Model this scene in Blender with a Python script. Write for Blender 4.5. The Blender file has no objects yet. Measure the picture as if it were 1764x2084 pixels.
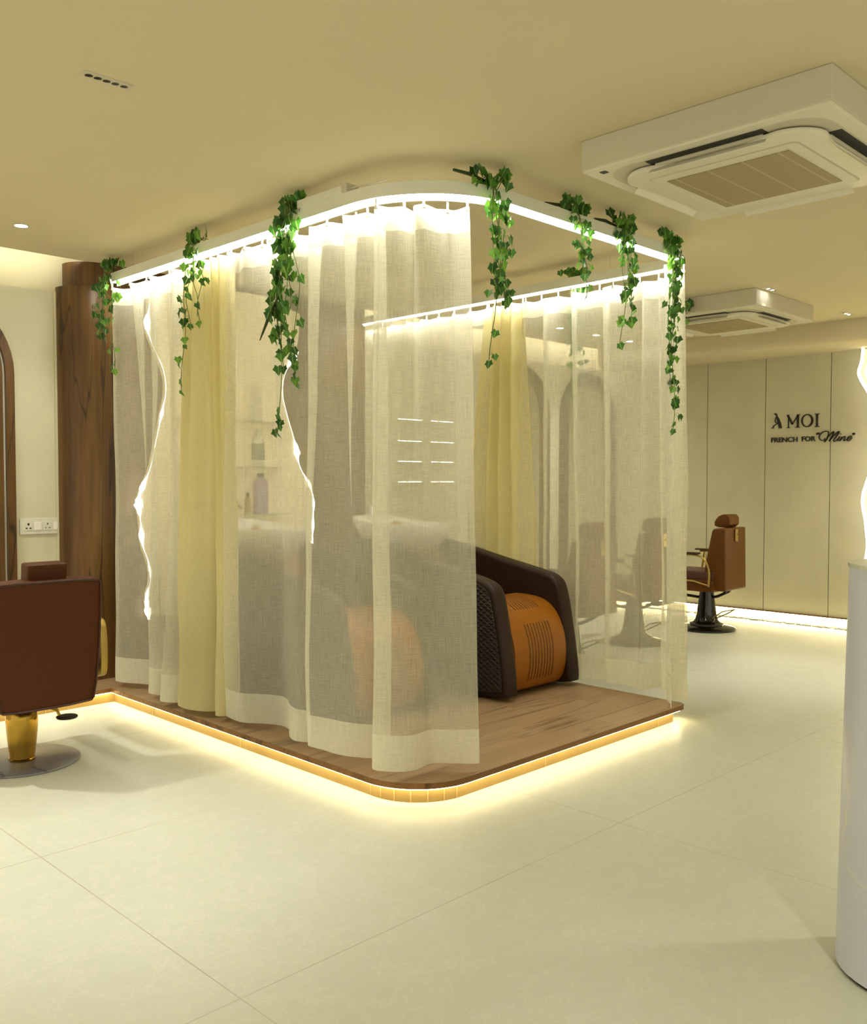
import bpy, bmesh, math, random
from mathutils import Vector, Matrix
PI = math.pi
scene = bpy.context.scene
COL = scene.collection

# ---------------------------------------------------------------- camera, world, exposure
cam_d = bpy.data.cameras.new('camera'); cam = bpy.data.objects.new('camera', cam_d); COL.objects.link(cam)
cam.location = (0, 0, 1.5)
cam.rotation_euler = (PI/2 - math.radians(1.98), 0, -PI/4)
cam_d.sensor_fit = 'HORIZONTAL'; cam_d.sensor_width = 36; cam_d.lens = 36*1880/1764
cam_d.clip_start = 0.05
scene.camera = cam
vs = scene.view_settings
vs.view_transform = 'Standard'; vs.look = 'None'; vs.gamma = 1; vs.use_curve_mapping = False
vs.exposure = 0.95
world = bpy.data.worlds.new('world'); scene.world = world; world.use_nodes = True
world.node_tree.nodes['Background'].inputs[0].default_value = (1.0, 0.955, 0.74, 1)
world.node_tree.nodes['Background'].inputs[1].default_value = 0.62

TRACK_LED = 37.0
STAGE_LED = 10.0
COVE_LED = 20.0
SPOT_W = 60.0

def spot(name, loc, power, color=(1, 0.955, 0.82), angle=95, blend=0.9, size=0.05, target=None):
    l = bpy.data.lights.new(name, 'SPOT'); l.energy = power; l.color = color
    l.spot_size = math.radians(angle); l.spot_blend = blend; l.shadow_soft_size = size
    o = bpy.data.objects.new(name, l); COL.objects.link(o); o.location = loc
    if target:
        d = Vector(target) - Vector(loc); o.rotation_euler = d.to_track_quat('-Z', 'Y').to_euler()
    return o

# ---------------------------------------------------------------- material helpers
def srgb(h):
    h = h.lstrip('#'); c = [int(h[i:i+2], 16)/255 for i in (0, 2, 4)]
    return tuple(((x/12.92) if x <= .04045 else ((x+.055)/1.055)**2.4) for x in c) + (1,)
class NT:
    def __init__(s, name):
        s.m = bpy.data.materials.new(name); s.m.use_nodes = True; s.t = s.m.node_tree; s.t.nodes.clear()
        s.out = s.n('ShaderNodeOutputMaterial')
    def n(s, typ, ins=None, **kw):
        nd = s.t.nodes.new(typ)
        for k, v in kw.items(): setattr(nd, k, v)
        if ins:
            for k, v in ins.items():
                if hasattr(v, 'links') or hasattr(v, 'is_output'): s.t.links.new(v, nd.inputs[k])
                else: nd.inputs[k].default_value = v
        return nd
    def math(s, op, a, b=0.0, c=None):
        d = {0: a, 1: b}
        if c is not None: d[2] = c
        return s.n('ShaderNodeMath', d, operation=op).outputs[0]
    def mix(s, f, a, b):
        nd = s.n('ShaderNodeMix', data_type='RGBA')
        for k, v in ((0, f), (6, a), (7, b)):
            if hasattr(v, 'is_output'): s.t.links.new(v, nd.inputs[k])
            else: nd.inputs[k].default_value = v
        return nd.outputs[2]
    def noise(s, vec, scale, detail=4, rough=.55, out=0):
        nd = s.n('ShaderNodeTexNoise', {'Scale': scale, 'Detail': detail, 'Roughness': rough})
        if vec is not None: s.t.links.new(vec, nd.inputs['Vector'])
        return nd.outputs[out]
    def ramp(s, f, pts):
        nd = s.n('ShaderNodeValToRGB', {0: f}); cr = nd.color_ramp
        while len(cr.elements) < len(pts): cr.elements.new(.5)
        for e, (p, c) in zip(cr.elements, pts): e.position = p; e.color = c
        return nd.outputs[0]
    def mapping(s, vec, scale=(1, 1, 1), rot=(0, 0, 0)):
        return s.n('ShaderNodeMapping', {'Vector': vec, 'Scale': scale, 'Rotation': rot}).outputs[0]
    def surf(s, sh): s.t.links.new(sh, s.out.inputs[0]); return s.m
def pbr(name, col, rough=.5, metal=0, noise=None, bump=None, coat=0, spec=.5, tr=0, ior=1.45):
    t = NT(name); co = t.n('ShaderNodeTexCoord').outputs['Object']
    c = col if len(col) == 4 else tuple(col)+(1,)
    b = t.n('ShaderNodeBsdfPrincipled', {'Roughness': rough, 'Metallic': metal, 'Base Color': c, 'Coat Weight': coat,
        'Specular IOR Level': spec, 'Transmission Weight': tr, 'IOR': ior})
    if noise:
        sc, amt = noise[0], noise[1]
        f = t.noise(co, sc, 5)
        d = tuple(max(0, x*(1-amt)) for x in c[:3])+(1,); l = tuple(min(1, x*(1+amt)) for x in c[:3])+(1,)
        t.t.links.new(t.ramp(f, [(.3, d), (.7, l)]), b.inputs['Base Color'])
    if bump:
        h = t.noise(co, bump[0], 4)
        bn = t.n('ShaderNodeBump', {'Height': h, 'Strength': bump[1], 'Distance': .01})
        t.t.links.new(bn.outputs[0], b.inputs['Normal'])
    return t.surf(b.outputs[0])
def emis(name, col, strength):
    t = NT(name); e = t.n('ShaderNodeEmission', {0: tuple(col)+(1,), 1: strength}); return t.surf(e.outputs[0])

# floor
def floor_mat():
    t = NT('floor_tile'); co = t.n('ShaderNodeTexCoord').outputs['Object']
    big = t.noise(co, 1.3, 6); fine = t.noise(t.mapping(co, (1, 3, 1), (0, 0, .6)), 9, 8, .7)
    c = t.mix(big, (.56,.58,.47,1), (.64,.66,.55,1)); c = t.mix(t.math('MULTIPLY', fine, .35), c, (.47,.46,.34,1))
    # pale veins
    w = t.noise(t.mapping(co, (1, 1, 1)), 3.2, 9, .75)
    v = t.math('ABSOLUTE', t.math('SUBTRACT', w, .5)); v = t.math('LESS_THAN', v, .0035)
    c = t.mix(t.math('MULTIPLY', v, .35), c, srgb('#efe9da'))
    sp = t.n('ShaderNodeSeparateXYZ', {0: co})
    def line(o, off, per, wd=.0022):
        a = t.math('ADD', t.math('SUBTRACT', o, off), per*50 + per/2)
        a = t.math('MODULO', a, per); a = t.math('ABSOLUTE', t.math('SUBTRACT', a, per/2))
        return t.math('LESS_THAN', a, wd)
    l = t.math('MAXIMUM', line(sp.outputs[0], 1.46, 1.94), line(sp.outputs[1], 2.25, 1.42))
    l = t.math('MULTIPLY', l, t.ramp(t.noise(co, .9, 2), [(.35, (.25,)*3+(1,)), (.6, (1,)*3+(1,))]))
    c = t.mix(t.math('MULTIPLY', l, .55), c, srgb('#7d7352'))
    r = t.ramp(fine, [(.3, (.30,)*3+(1,)), (.7, (.42,)*3+(1,))])
    b = t.n('ShaderNodeBsdfPrincipled', {'Base Color': c, 'Roughness': r, 'Specular IOR Level': .45})
    return t.surf(b.outputs[0])
def wood_mat(name, dark, mid, light, scale=1.0, axis='Z', rough=.42, gloss=.4, plank=None):
    t = NT(name); co = t.n('ShaderNodeTexCoord').outputs['Object']
    sc = {'Z': (1, 1, .07), 'X': (.07, 1, 1), 'Y': (1, .07, 1)}[axis]
    if plank:
        sp = t.n('ShaderNodeSeparateXYZ', {0: co}); row = t.math('FLOOR', t.math('MULTIPLY', sp.outputs[1], 1/plank[1]))
        xs = t.math('ADD', t.math('MULTIPLY', sp.outputs[0], 1/plank[0]), t.math('MULTIPLY', row, .37)); cell = t.math('FLOOR', xs)
        rnd = t.n('ShaderNodeTexWhiteNoise', {0: t.n('ShaderNodeCombineXYZ', {0: cell, 1: row}).outputs[0]}).outputs[0]
        co = t.n('ShaderNodeVectorMath', {0: co, 1: t.n('ShaderNodeCombineXYZ', {0: t.math('MULTIPLY', rnd, 7), 1: t.math('MULTIPLY', rnd, 11)}).outputs[0]}, operation='ADD').outputs[0]
    v = t.mapping(co, tuple(x*scale for x in sc))
    a = t.noise(v, 6, 6, .6); 
    w = t.n('ShaderNodeVectorMath', {0: v, 1: t.n('ShaderNodeVectorMath', {0: t.noise(v, 2.2, 3, .5, 1), 1: (.35, .35, .35)}, operation='MULTIPLY').outputs[0]}, operation='ADD').outputs[0]
    g = t.noise(w, 16, 5, .7)
    c = t.ramp(a, [(.28, dark), (.5, mid), (.72, light)])
    vein = t.math('ABSOLUTE', t.math('SUBTRACT', t.noise(w, 7, 2, .4), .5))
    vein = t.ramp(vein, [(.0, (.85,)*3+(1,)), (.022, (0,)*3+(1,))])
    c = t.mix(vein, c, tuple(x*.35 for x in dark[:3])+(1,))
    c = t.mix(t.ramp(g, [(.45, (0,)*3+(1,)), (.75, (.45,)*3+(1,))]), c, dark)
    if plank:
        c = t.mix(t.math('MULTIPLY', rnd, .45), c, light)
    b = t.n('ShaderNodeBsdfPrincipled', {'Base Color': c, 'Roughness': rough, 'Specular IOR Level': gloss})
    return t.surf(b.outputs[0])
def fabric_mat(name, col, alpha, transl=.5, thread=True, weave=.22, tcol='#5c5034'):
    t = NT(name); uv = t.n('ShaderNodeUVMap', uv_map='UVMap').outputs[0]
    f1 = t.noise(t.mapping(uv, (330, 9, 1)), 1, 2, .6); f2 = t.noise(t.mapping(uv, (14, 300, 1)), 1, 2, .6)
    wv = t.math('ADD', f1, f2)       # ~1.0
    a = t.math('ADD', t.math('MULTIPLY', t.math('SUBTRACT', wv, 1.0), weave*3), alpha)
    c = col
    if thread:
        sp = t.n('ShaderNodeSeparateXYZ', {0: uv})
        ux = t.math('ADD', sp.outputs[0], t.math('MULTIPLY', t.noise(t.mapping(uv, (4, .6, 1)), 1, 2), .012))
        m = t.math('MODULO', ux, .058); m = t.math('ABSOLUTE', t.math('SUBTRACT', m, .029))
        th = t.math('LESS_THAN', m, .0010)
        th = t.math('MULTIPLY', th, t.ramp(t.noise(t.mapping(uv, (90, 5, 1)), 1, 2), [(.3, (.35,)*3+(1,)), (.6, (1,)*3+(1,))]))
        c = t.mix(t.math('MULTIPLY', th, .55), col, srgb(tcol))
        a = t.math('ADD', a, t.math('MULTIPLY', th, .35))
    a = t.math('MINIMUM', t.math('MAXIMUM', a, 0.0), 1.0)
    d = t.n('ShaderNodeBsdfDiffuse'); tl = t.n('ShaderNodeBsdfTranslucent')
    for nd in (d, tl):
        if hasattr(c, 'is_output'): t.t.links.new(c, nd.inputs[0])
        else: nd.inputs[0].default_value = c
    mx = t.n('ShaderNodeMixShader', {0: transl, 1: d.outputs[0], 2: tl.outputs[0]})
    tp = t.n('ShaderNodeBsdfTransparent')
    fin = t.n('ShaderNodeMixShader', {0: a, 1: tp.outputs[0], 2: mx.outputs[0]})
    return t.surf(fin.outputs[0])
def marble_mat():
    t = NT('counter_marble'); co = t.n('ShaderNodeTexCoord').outputs['Object']
    w = t.n('ShaderNodeVectorMath', {0: co, 1: t.n('ShaderNodeVectorMath', {0: t.noise(co, 1.6, 3, .5, 1), 1: (.8, .8, .8)}, operation='MULTIPLY').outputs[0]}, operation='ADD').outputs[0]
    n = t.math('ABSOLUTE', t.math('SUBTRACT', t.noise(w, 1.5, 1, .3), .5))
    v = t.ramp(n, [(.0, (.8,)*3+(1,)), (.0075, (0,)*3+(1,))])
    c = t.mix(t.noise(co, 3, 5), (.56,.58,.68,1), (.64,.66,.76,1)); c = t.mix(v, c, srgb('#ded9cf'))
    b = t.n('ShaderNodeBsdfPrincipled', {'Base Color': c, 'Roughness': .32}); return t.surf(b.outputs[0])
def quilt_mat():
    t = NT('quilted_brown_leather'); co = t.n('ShaderNodeTexCoord').outputs['Object']
    sp = t.n('ShaderNodeSeparateXYZ', {0: co})
    u = t.math('MULTIPLY', sp.outputs[1], 1/.058); v = t.math('MULTIPLY', sp.outputs[2], 1/.034)
    def tri(x): return t.math('ABSOLUTE', t.math('SUBTRACT', t.math('FRACT', t.math('ADD', x, 20.0)), .5))
    a = t.math('SUBTRACT', .5, tri(t.math('ADD', u, v))); b_ = t.math('SUBTRACT', .5, tri(t.math('SUBTRACT', u, v)))
    h = t.math('POWER', t.math('MULTIPLY', t.math('MINIMUM', a, b_), 2.0), .6)
    bn = t.n('ShaderNodeBump', {'Height': h, 'Strength': 1.0, 'Distance': .007})
    c = t.ramp(h, [(0, (.005,.003,.002,1)), (.4, (.020,.010,.007,1))])
    b = t.n('ShaderNodeBsdfPrincipled', {'Base Color': c, 'Roughness': .42, 'Normal': bn.outputs[0]}); return t.surf(b.outputs[0])
def rib_mat():
    # orange leather with a centre field of stitched ribs running down the footrest
    t = NT('ribbed_orange_leather'); co = t.n('ShaderNodeTexCoord').outputs['Object']
    sp = t.n('ShaderNodeSeparateXYZ', {0: co}); x = sp.outputs[0]; z = sp.outputs[2]
    r = t.math('ABSOLUTE', t.math('SUBTRACT', t.math('FRACT', t.math('ADD', t.math('MULTIPLY', x, 1/.030), 40.5)), .5))
    g = t.math('SMOOTH_MIN', t.math('MULTIPLY', r, 4.5), 1.0, .2)
    mask = t.math('LESS_THAN', t.math('ABSOLUTE', x), .135)
    band = t.math('MAXIMUM', t.math('LESS_THAN', z, .46), t.math('GREATER_THAN', z, .545))
    mask = t.math('MULTIPLY', mask, t.math('MULTIPLY', band, t.math('GREATER_THAN', z, .1)))
    h = t.math('ADD', t.math('MULTIPLY', g, mask), t.math('SUBTRACT', 1.0, mask))
    bn = t.n('ShaderNodeBump', {'Height': h, 'Strength': 1.0, 'Distance': .012})
    c = t.mix(h, (.12,.038,.0015,1), (.30,.10,.004,1))
    b = t.n('ShaderNodeBsdfPrincipled', {'Base Color': c, 'Roughness': .42, 'Specular IOR Level': .3, 'Normal': bn.outputs[0]}); return t.surf(b.outputs[0])
def disc_mat():
    t = NT('scuffed_steel_disc'); co = t.n('ShaderNodeTexCoord').outputs['Object']
    a = t.noise(co, 5, 6, .7); w = t.noise(t.mapping(co, (1, .12, 1), (0, 0, .8)), 22, 3, .6)
    s = t.ramp(w, [(.60, (0,)*3+(1,)), (.64, (.6,)*3+(1,))])
    c = t.mix(a, (.22,.22,.24,1), (.38,.38,.41,1)); c = t.mix(s, c, (.09,.09,.09,1))
    b = t.n('ShaderNodeBsdfPrincipled', {'Base Color': c, 'Roughness': .38, 'Metallic': .55}); return t.surf(b.outputs[0])
def leaf_mat():
    t = NT('ivy_leaf'); g = t.n('ShaderNodeNewGeometry').outputs['Random Per Island']
    c = t.ramp(g, [(0, srgb('#234a14')), (.5, srgb('#3f7524')), (1, srgb('#6f9f35'))])
    uv = t.n('ShaderNodeUVMap', uv_map='UVMap').outputs[0]; sp = t.n('ShaderNodeSeparateXYZ', {0: uv})
    v = t.math('LESS_THAN', t.math('ABSOLUTE', sp.outputs[0]), .05)
    c = t.mix(t.math('MULTIPLY', v, .5), c, srgb('#a8c46a'))
    b = t.n('ShaderNodeBsdfPrincipled', {'Base Color': c, 'Roughness': .45})
    tl = t.n('ShaderNodeBsdfTranslucent', {0: c}); mx = t.n('ShaderNodeMixShader', {0: .25, 1: b.outputs[0], 2: tl.outputs[0]})
    return t.surf(mx.outputs[0])
def onyx_mat(name, emit=0):
    t = NT(name); co = t.n('ShaderNodeTexCoord').outputs['Object']
    w = t.noise(co, 4, 6, .65)
    c = t.mix(w, srgb('#cfc6a6'), srgb('#ece6d0'))
    bn = t.n('ShaderNodeBump', {'Height': t.noise(co, 18, 4), 'Strength': .6, 'Distance': .01})
    b = t.n('ShaderNodeBsdfPrincipled', {'Base Color': c, 'Roughness': .2, 'Normal': bn.outputs[0]})
    if emit:
        b.inputs['Emission Color'].default_value = (1, .78, .32, 1); b.inputs['Emission Strength'].default_value = emit
    return t.surf(b.outputs[0])
def grille_mat():
    t = NT('intake_grille'); co = t.n('ShaderNodeTexCoord').outputs['Object']; sp = t.n('ShaderNodeSeparateXYZ', {0: co})
    f = t.math('FRACT', t.math('ADD', t.math('MULTIPLY', sp.outputs[0], 1/.0125), 40.0))
    s = t.math('GREATER_THAN', f, .45)
    c = t.mix(s, (.26,.20,.10,1), (.42,.34,.18,1))
    rib = t.math('ABSOLUTE', t.math('SUBTRACT', t.math('FRACT', t.math('ADD', t.math('MULTIPLY', sp.outputs[1], 1/.155), 40.0)), .5))
    c = t.mix(t.math('LESS_THAN', rib, .03), c, (.46,.38,.21,1))
    b = t.n('ShaderNodeBsdfPrincipled', {'Base Color': c, 'Roughness': .6}); return t.surf(b.outputs[0])

M = {}
M['floor'] = floor_mat()
M['ceiling'] = pbr('ceiling_paint', (.66,.575,.385), .9, noise=(.6, .02))
M['wall'] = pbr('cream_plaster', (.67,.63,.46), .75, noise=(3, .04), bump=(30, .05))
M['panel'] = pbr('limewash_panel', (.58,.54,.36), .6, noise=(2.2, .06))
M['groove'] = pbr('panel_shadow_gap', srgb('#6a5d3a'), .8)
M['edge'] = pbr('panel_edge_bronze', srgb('#6b4a1e'), .5)
M['wood'] = wood_mat('teak_cladding', (.045,.018,.003,1), (.125,.058,.011,1), (.21,.12,.032,1), 1.5)
M['deck'] = wood_mat('deck_plank', (.27,.17,.08,1), (.34,.225,.115,1), (.42,.29,.16,1), 1.0, 'X', .38, .45, plank=(1.25, .24))
M['nose'] = wood_mat('deck_nosing', srgb('#5a3a18'), srgb('#7a5226'), srgb('#8e6632'), 1.0, 'X')
M['riser'] = pbr('riser_tile', (.27,.175,.055), .45, noise=(7, .08))
M['joint'] = pbr('riser_joint', srgb('#a88f5c'), .6)
M['white'] = pbr('white_powder_coat', srgb('#dcdacb'), .4)
M['white_gloss'] = pbr('white_ceramic', srgb('#eeeae0'), .12)
M['ac'] = pbr('ac_plastic', srgb('#dbd5c0'), .45)
M['ac_dark'] = pbr('ac_slot_dark', srgb('#2c2a26'), .6)
M['ac_side'] = pbr('ac_housing_cover', srgb('#c6bea8'), .7)
M['grille'] = grille_mat()
M['led_white'] = emis('track_led', (1, .98, .88), TRACK_LED)
M['led_warm'] = emis('stage_led', (1, .84, .46), STAGE_LED)
M['led_skirt'] = emis('skirting_led', (1, .86, .50), 22)
M['led_cove'] = emis('cove_led', (1, .92, .66), COVE_LED)
M['led_wavy'] = emis('wavy_led', (1, .97, .86), 2.6)
M['led_shelf'] = emis('shelf_led', (1, .96, .80), 4)
M['led_spot'] = emis('downlight_lens', (1, .98, .92), 40)
M['lens_dark'] = pbr('dark_lens', srgb('#2a2724'), .2)
M['bezel'] = pbr('downlight_bezel', srgb('#c9c2a8'), .5)
M['chrome'] = pbr('chrome', (.8, .8, .78), .12, 1)
M['gold'] = pbr('brushed_brass', srgb('#b08d3c'), .22, 1, noise=(6, .1))
M['gold_frame'] = pbr('satin_brass_frame', srgb('#b29a58'), .35, 1)
M['brown'] = pbr('brown_leather', (.075,.020,.003), .5, spec=.25, noise=(40, .06), bump=(180, .08))
M['brown_pipe'] = pbr('brown_piping', (.05,.014,.006), .4)
M['cocoa'] = pbr('cocoa_leather_seat', (.09,.035,.022), .42, bump=(180, .08))
M['tan'] = pbr('tan_leather', (.12,.042,.004), .45, spec=.3, noise=(30, .05), bump=(180, .08))
M['espresso'] = pbr('espresso_leather', (.024,.011,.006), .45, spec=.3, bump=(200, .06))
M['quilt'] = quilt_mat(); M['rib'] = rib_mat()
M['orange'] = pbr('orange_leather', (.30,.10,.004), .4, bump=(180, .06))
M['black_gloss'] = pbr('black_gloss_base', srgb('#14130f'), .12, coat=.4)
M['black'] = pbr('black_rubber', srgb('#1b1713'), .5)
M['disc'] = disc_mat()
M['leaf'] = leaf_mat(); M['stem'] = pbr('ivy_stem', srgb('#5a6a2c'), .6); M['twig'] = pbr('dark_green_twig', srgb('#2f3a16'), .6)
M['marble'] = marble_mat(); M['glass_top'] = pbr('pale_glass_top', srgb('#cfd2c2'), .08)
M['onyx_soft'] = onyx_mat('stone_weak_glow', .14); M['onyx_lit'] = onyx_mat('amber_onyx_lit', 1.1)  # weak glow added to the cream stone so it reads brighter
M['letter'] = pbr('dark_lettering', srgb('#1f130b'), .4)
M['mirror'] = pbr('mirror_glass', (.85, .85, .83), .02, 1)
M['glass'] = pbr('shelf_glass', srgb('#dfe4d6'), .05, tr=.6)
M['pebble'] = pbr('white_pebble', srgb('#ded9c4'), .5, noise=(20, .1))
CREAM = (.88,.86,.70,1)
M['sheer'] = fabric_mat('sheer_linen', CREAM, .50, .5, weave=.13)
M['sheer_hem'] = fabric_mat('sheer_linen_double', CREAM, .86, .45, weave=.10, thread=False)
M['sheer_head'] = fabric_mat('sheer_linen_heading', CREAM, .85, .5, weave=.08, thread=False)
M['drape'] = fabric_mat('sheer_bundle_glow_tint', (.85,.78,.44,1), .93, .5, weave=.05, thread=False)  # gathered sheer; yellow of light through its layers painted into the colour

# ---------------------------------------------------------------- mesh helpers
class MB:
    def __init__(s): s.bm = bmesh.new()
    def box(s, x0, x1, y0, y1, z0, z1, bev=0, seg=2, mat=None):
        b = bmesh.new(); bmesh.ops.create_cube(b, size=1)
        for v in b.verts: v.co = Vector(((x0+x1)/2+v.co.x*(x1-x0), (y0+y1)/2+v.co.y*(y1-y0), (z0+z1)/2+v.co.z*(z1-z0)))
        if bev: bmesh.ops.bevel(b, geom=b.edges[:], offset=bev, segments=seg, profile=.7, affect='EDGES')
        return s.add(b, mat)
    def add(s, b, mat=None):
        me = bpy.data.meshes.new('t'); b.to_mesh(me); b.free()
        if mat is not None: me.transform(mat)
        s.bm.from_mesh(me); bpy.data.meshes.remove(me); return s
    def tube(s, pts, r, n=8, cap=True):
        pts = [Vector(p) for p in pts]; rs = r if isinstance(r, (list, tuple)) else [r]*len(pts)
        rings = []; up = None
        for i, p in enumerate(pts):
            d = (pts[min(i+1, len(pts)-1)]-pts[max(i-1, 0)]).normalized()
            if up is None: up = Vector((0, 0, 1)) if abs(d.z) < .9 else Vector((1, 0, 0))
            a = d.cross(up).normalized(); b = a.cross(d).normalized(); up = b
            rings.append([s.bm.verts.new(p+(a*math.cos(2*PI*k/n)+b*math.sin(2*PI*k/n))*rs[i]) for k in range(n)])
        for i in range(len(rings)-1):
            for k in range(n):
                s.bm.faces.new((rings[i][k], rings[i][(k+1) % n], rings[i+1][(k+1) % n], rings[i+1][k]))
        if cap:
            s.bm.faces.new(rings[0][::-1]); s.bm.faces.new(rings[-1])
        return s
    def lathe(s, prof, c=(0, 0, 0), n=40, axis=None):
        mat = Matrix.Translation(Vector(c))
        if axis is not None: mat = mat @ Vector((0, 0, 1)).rotation_difference(Vector(axis)).to_matrix().to_4x4()
        rings = []
        for r, z in prof:
            rings.append([s.bm.verts.new(mat @ Vector((r*math.cos(2*PI*k/n), r*math.sin(2*PI*k/n), z))) for k in range(n)])
        for i in range(len(rings)-1):
            for k in range(n): s.bm.faces.new((rings[i][k], rings[i][(k+1) % n], rings[i+1][(k+1) % n], rings[i+1][k]))
        s.bm.faces.new(rings[0][::-1]); s.bm.faces.new(rings[-1]); return s
    def prism(s, poly, a0, a1, axis='Z', bev=0, seg=3, mat=None):
        """poly in the two other axes (X: (y,z), Y: (x,z), Z: (x,y)); extruded from a0 to a1."""
        def P(p, a): return {'Z': (p[0], p[1], a), 'Y': (p[0], a, p[1]), 'X': (a, p[0], p[1])}[axis]
        b = bmesh.new(); v0 = [b.verts.new(P(p, a0)) for p in poly]; v1 = [b.verts.new(P(p, a1)) for p in poly]
        f0 = b.faces.new(v0[::-1]); f1 = b.faces.new(v1); k = len(poly)
        for i in range(k): b.faces.new((v0[i], v0[(i+1) % k], v1[(i+1) % k], v1[i]))
        bmesh.ops.recalc_face_normals(b, faces=b.faces[:])
        if bev:
            ed = list(set(f0.edges[:]+f1.edges[:])); bmesh.ops.bevel(b, geom=ed, offset=bev, segments=seg, profile=.6, affect='EDGES')
        return s.add(b, mat)
    def build(s, name, mat, parent=None, smooth=False, loc=None):
        me = bpy.data.meshes.new(name); bmesh.ops.recalc_face_normals(s.bm, faces=s.bm.faces[:]); s.bm.to_mesh(me); s.bm.free()
        o = bpy.data.objects.new(name, me); COL.objects.link(o); me.materials.append(M[mat] if isinstance(mat, str) else mat)
        if smooth:
            for p in me.polygons: p.use_smooth = True
            try: me.set_sharp_from_angle(angle=math.radians(42))
            except Exception: pass
        if parent is not None: o.parent = parent
        if loc is not None: o.location = loc
        return o
def tag(o, label=None, cat=None, group=None, kind=None):
    if label: o['label'] = label
    if cat: o['category'] = cat
    if group: o['group'] = group
    if kind: o['kind'] = kind
    return o
def thing(name, label, cat, loc=(0, 0, 0), rz=0, group=None):
    o = bpy.data.objects.new(name, None); COL.objects.link(o); o.location = loc; o.rotation_euler = (0, 0, rz)
    o.empty_display_size = .1
    return tag(o, label, cat, group)
def struct(name, mb, mat, smooth=False): o = mb.build(name, mat, None, smooth); o['kind'] = 'structure'; return o
def copy_tree(o, parent=None):
    c = o.copy(); COL.objects.link(c)
    if parent is not None: c.parent = parent
    for ch in list(o.children): copy_tree(ch, c)
    return c
def smooth_poly(pts, it=2, closed=True):
    for _ in range(it):
        q = []; n = len(pts)
        for i in range(n if closed else n-1):
            a = pts[i]; b = pts[(i+1) % n]
            q.append(tuple(a[k]*.75+b[k]*.25 for k in range(len(a)))); q.append(tuple(a[k]*.25+b[k]*.75 for k in range(len(a))))
        if not closed: q = [pts[0]]+q+[pts[-1]]
        pts = q
    return pts
def catmull(keys, n):
    out = []; m = len(keys)
    for i in range(m-1):
        p0, p1, p2, p3 = keys[max(i-1, 0)], keys[i], keys[i+1], keys[min(i+2, m-1)]
        for j in range(n):
            t = j/n
            out.append(tuple(.5*((2*p1[k])+(-p0[k]+p2[k])*t+(2*p0[k]-5*p1[k]+4*p2[k]-p3[k])*t*t+(-p0[k]+3*p1[k]-3*p2[k]+p3[k])*t**3) for k in range(len(p1))))
    out.append(tuple(keys[-1])); return out

# ---------------------------------------------------------------- structure
CZ = 3.0
struct('floor', MB().box(-3.5, 10.2, -3.5, 6.7, -.1, 0), 'floor')
cl = MB(); cl.box(-3.5, 10.2, -3.5, 6.21, CZ, CZ+.012); struct('ceiling', cl, 'ceiling')
struct('trim_1', MB().box(-3.5, 10.2, 6.21, 6.9, 3.32, 3.36), 'ceiling')          # cap of the light cove
bw = MB(); bw.box(-3.5, 10.2, 6.50, 6.60, 2.79, 3.33); bw.box(-3.5, 10.2, 6.40, 6.60, 0, 2.80, .006); struct('wall_back', bw, 'wall')
# soffit before the sign wall
sf = MB(); sf.prism([(8.88, 3.0), (8.88, 2.86), (8.90, 2.82), (8.94, 2.80), (9.7, 2.80), (9.7, 3.0)], -3.5, 6.21, 'Y'); struct('trim_2', sf, 'ceiling', True)
# sign wall: panels with shadow gaps
sw = MB(); ys = [6.40, 5.89, 5.19, 4.513, 3.82, 3.13, 2.44, 1.75, 1.06, .37, -.32, -1.01, -1.7, -2.4, -3.1]
for a, b in zip(ys[:-1], ys[1:]): sw.box(9.55, 9.60, b+.004, a-.004, .10, 2.82)
struct('wall_right', sw, 'panel')
struct('trim_3', MB().box(9.595, 9.75, -3.5, 6.6, 0, 3.0), 'groove')
struct('trim_4', MB().box(9.535, 9.60, -3.5, 6.40, .085, .10), 'edge')
lw = MB().box(9.545, 9.575, 0.0, 6.38, .078, .0845).build('skirting_led', 'led_skirt'); 
tag(lw, 'warm light strip glowing under the sign wall panels', 'light strip')
struct('baseboard_right', MB().box(9.582, 9.596, -3.5, 6.4, 0, .084), 'wall')
# white pebbles under the sign wall
pb = MB(); random.seed(4)
for i in range(900):
    y = random.uniform(2.9, 6.2); x = random.uniform(9.40, 9.52); r = random.uniform(.008, .018)
    b = bmesh.new(); bmesh.ops.create_icosphere(b, subdivisions=1, radius=r)
    pb.add(b, Matrix.Translation((x, y, r*.4)) @ Matrix.Diagonal((1, random.uniform(.8, 1.4), .6, 1)))
tag(pb.build('pebbles', 'pebble', None, True), 'line of small white pebbles along the foot of the sign wall', 'pebbles', kind='stuff')

# cove light strips (above the ceiling edge)
for x0, x1, lb in ((-1.0, 2.75, 'cove light strip above the left cream wall'), (5.5, 9.4, 'cove light strip above the mirror wall behind the curtains')):
    tag(MB().box(x0, x1, 6.180, 6.196, CZ+.013, CZ+.030).build('cove_led_strip', 'led_cove'), lb, 'light strip')

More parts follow.
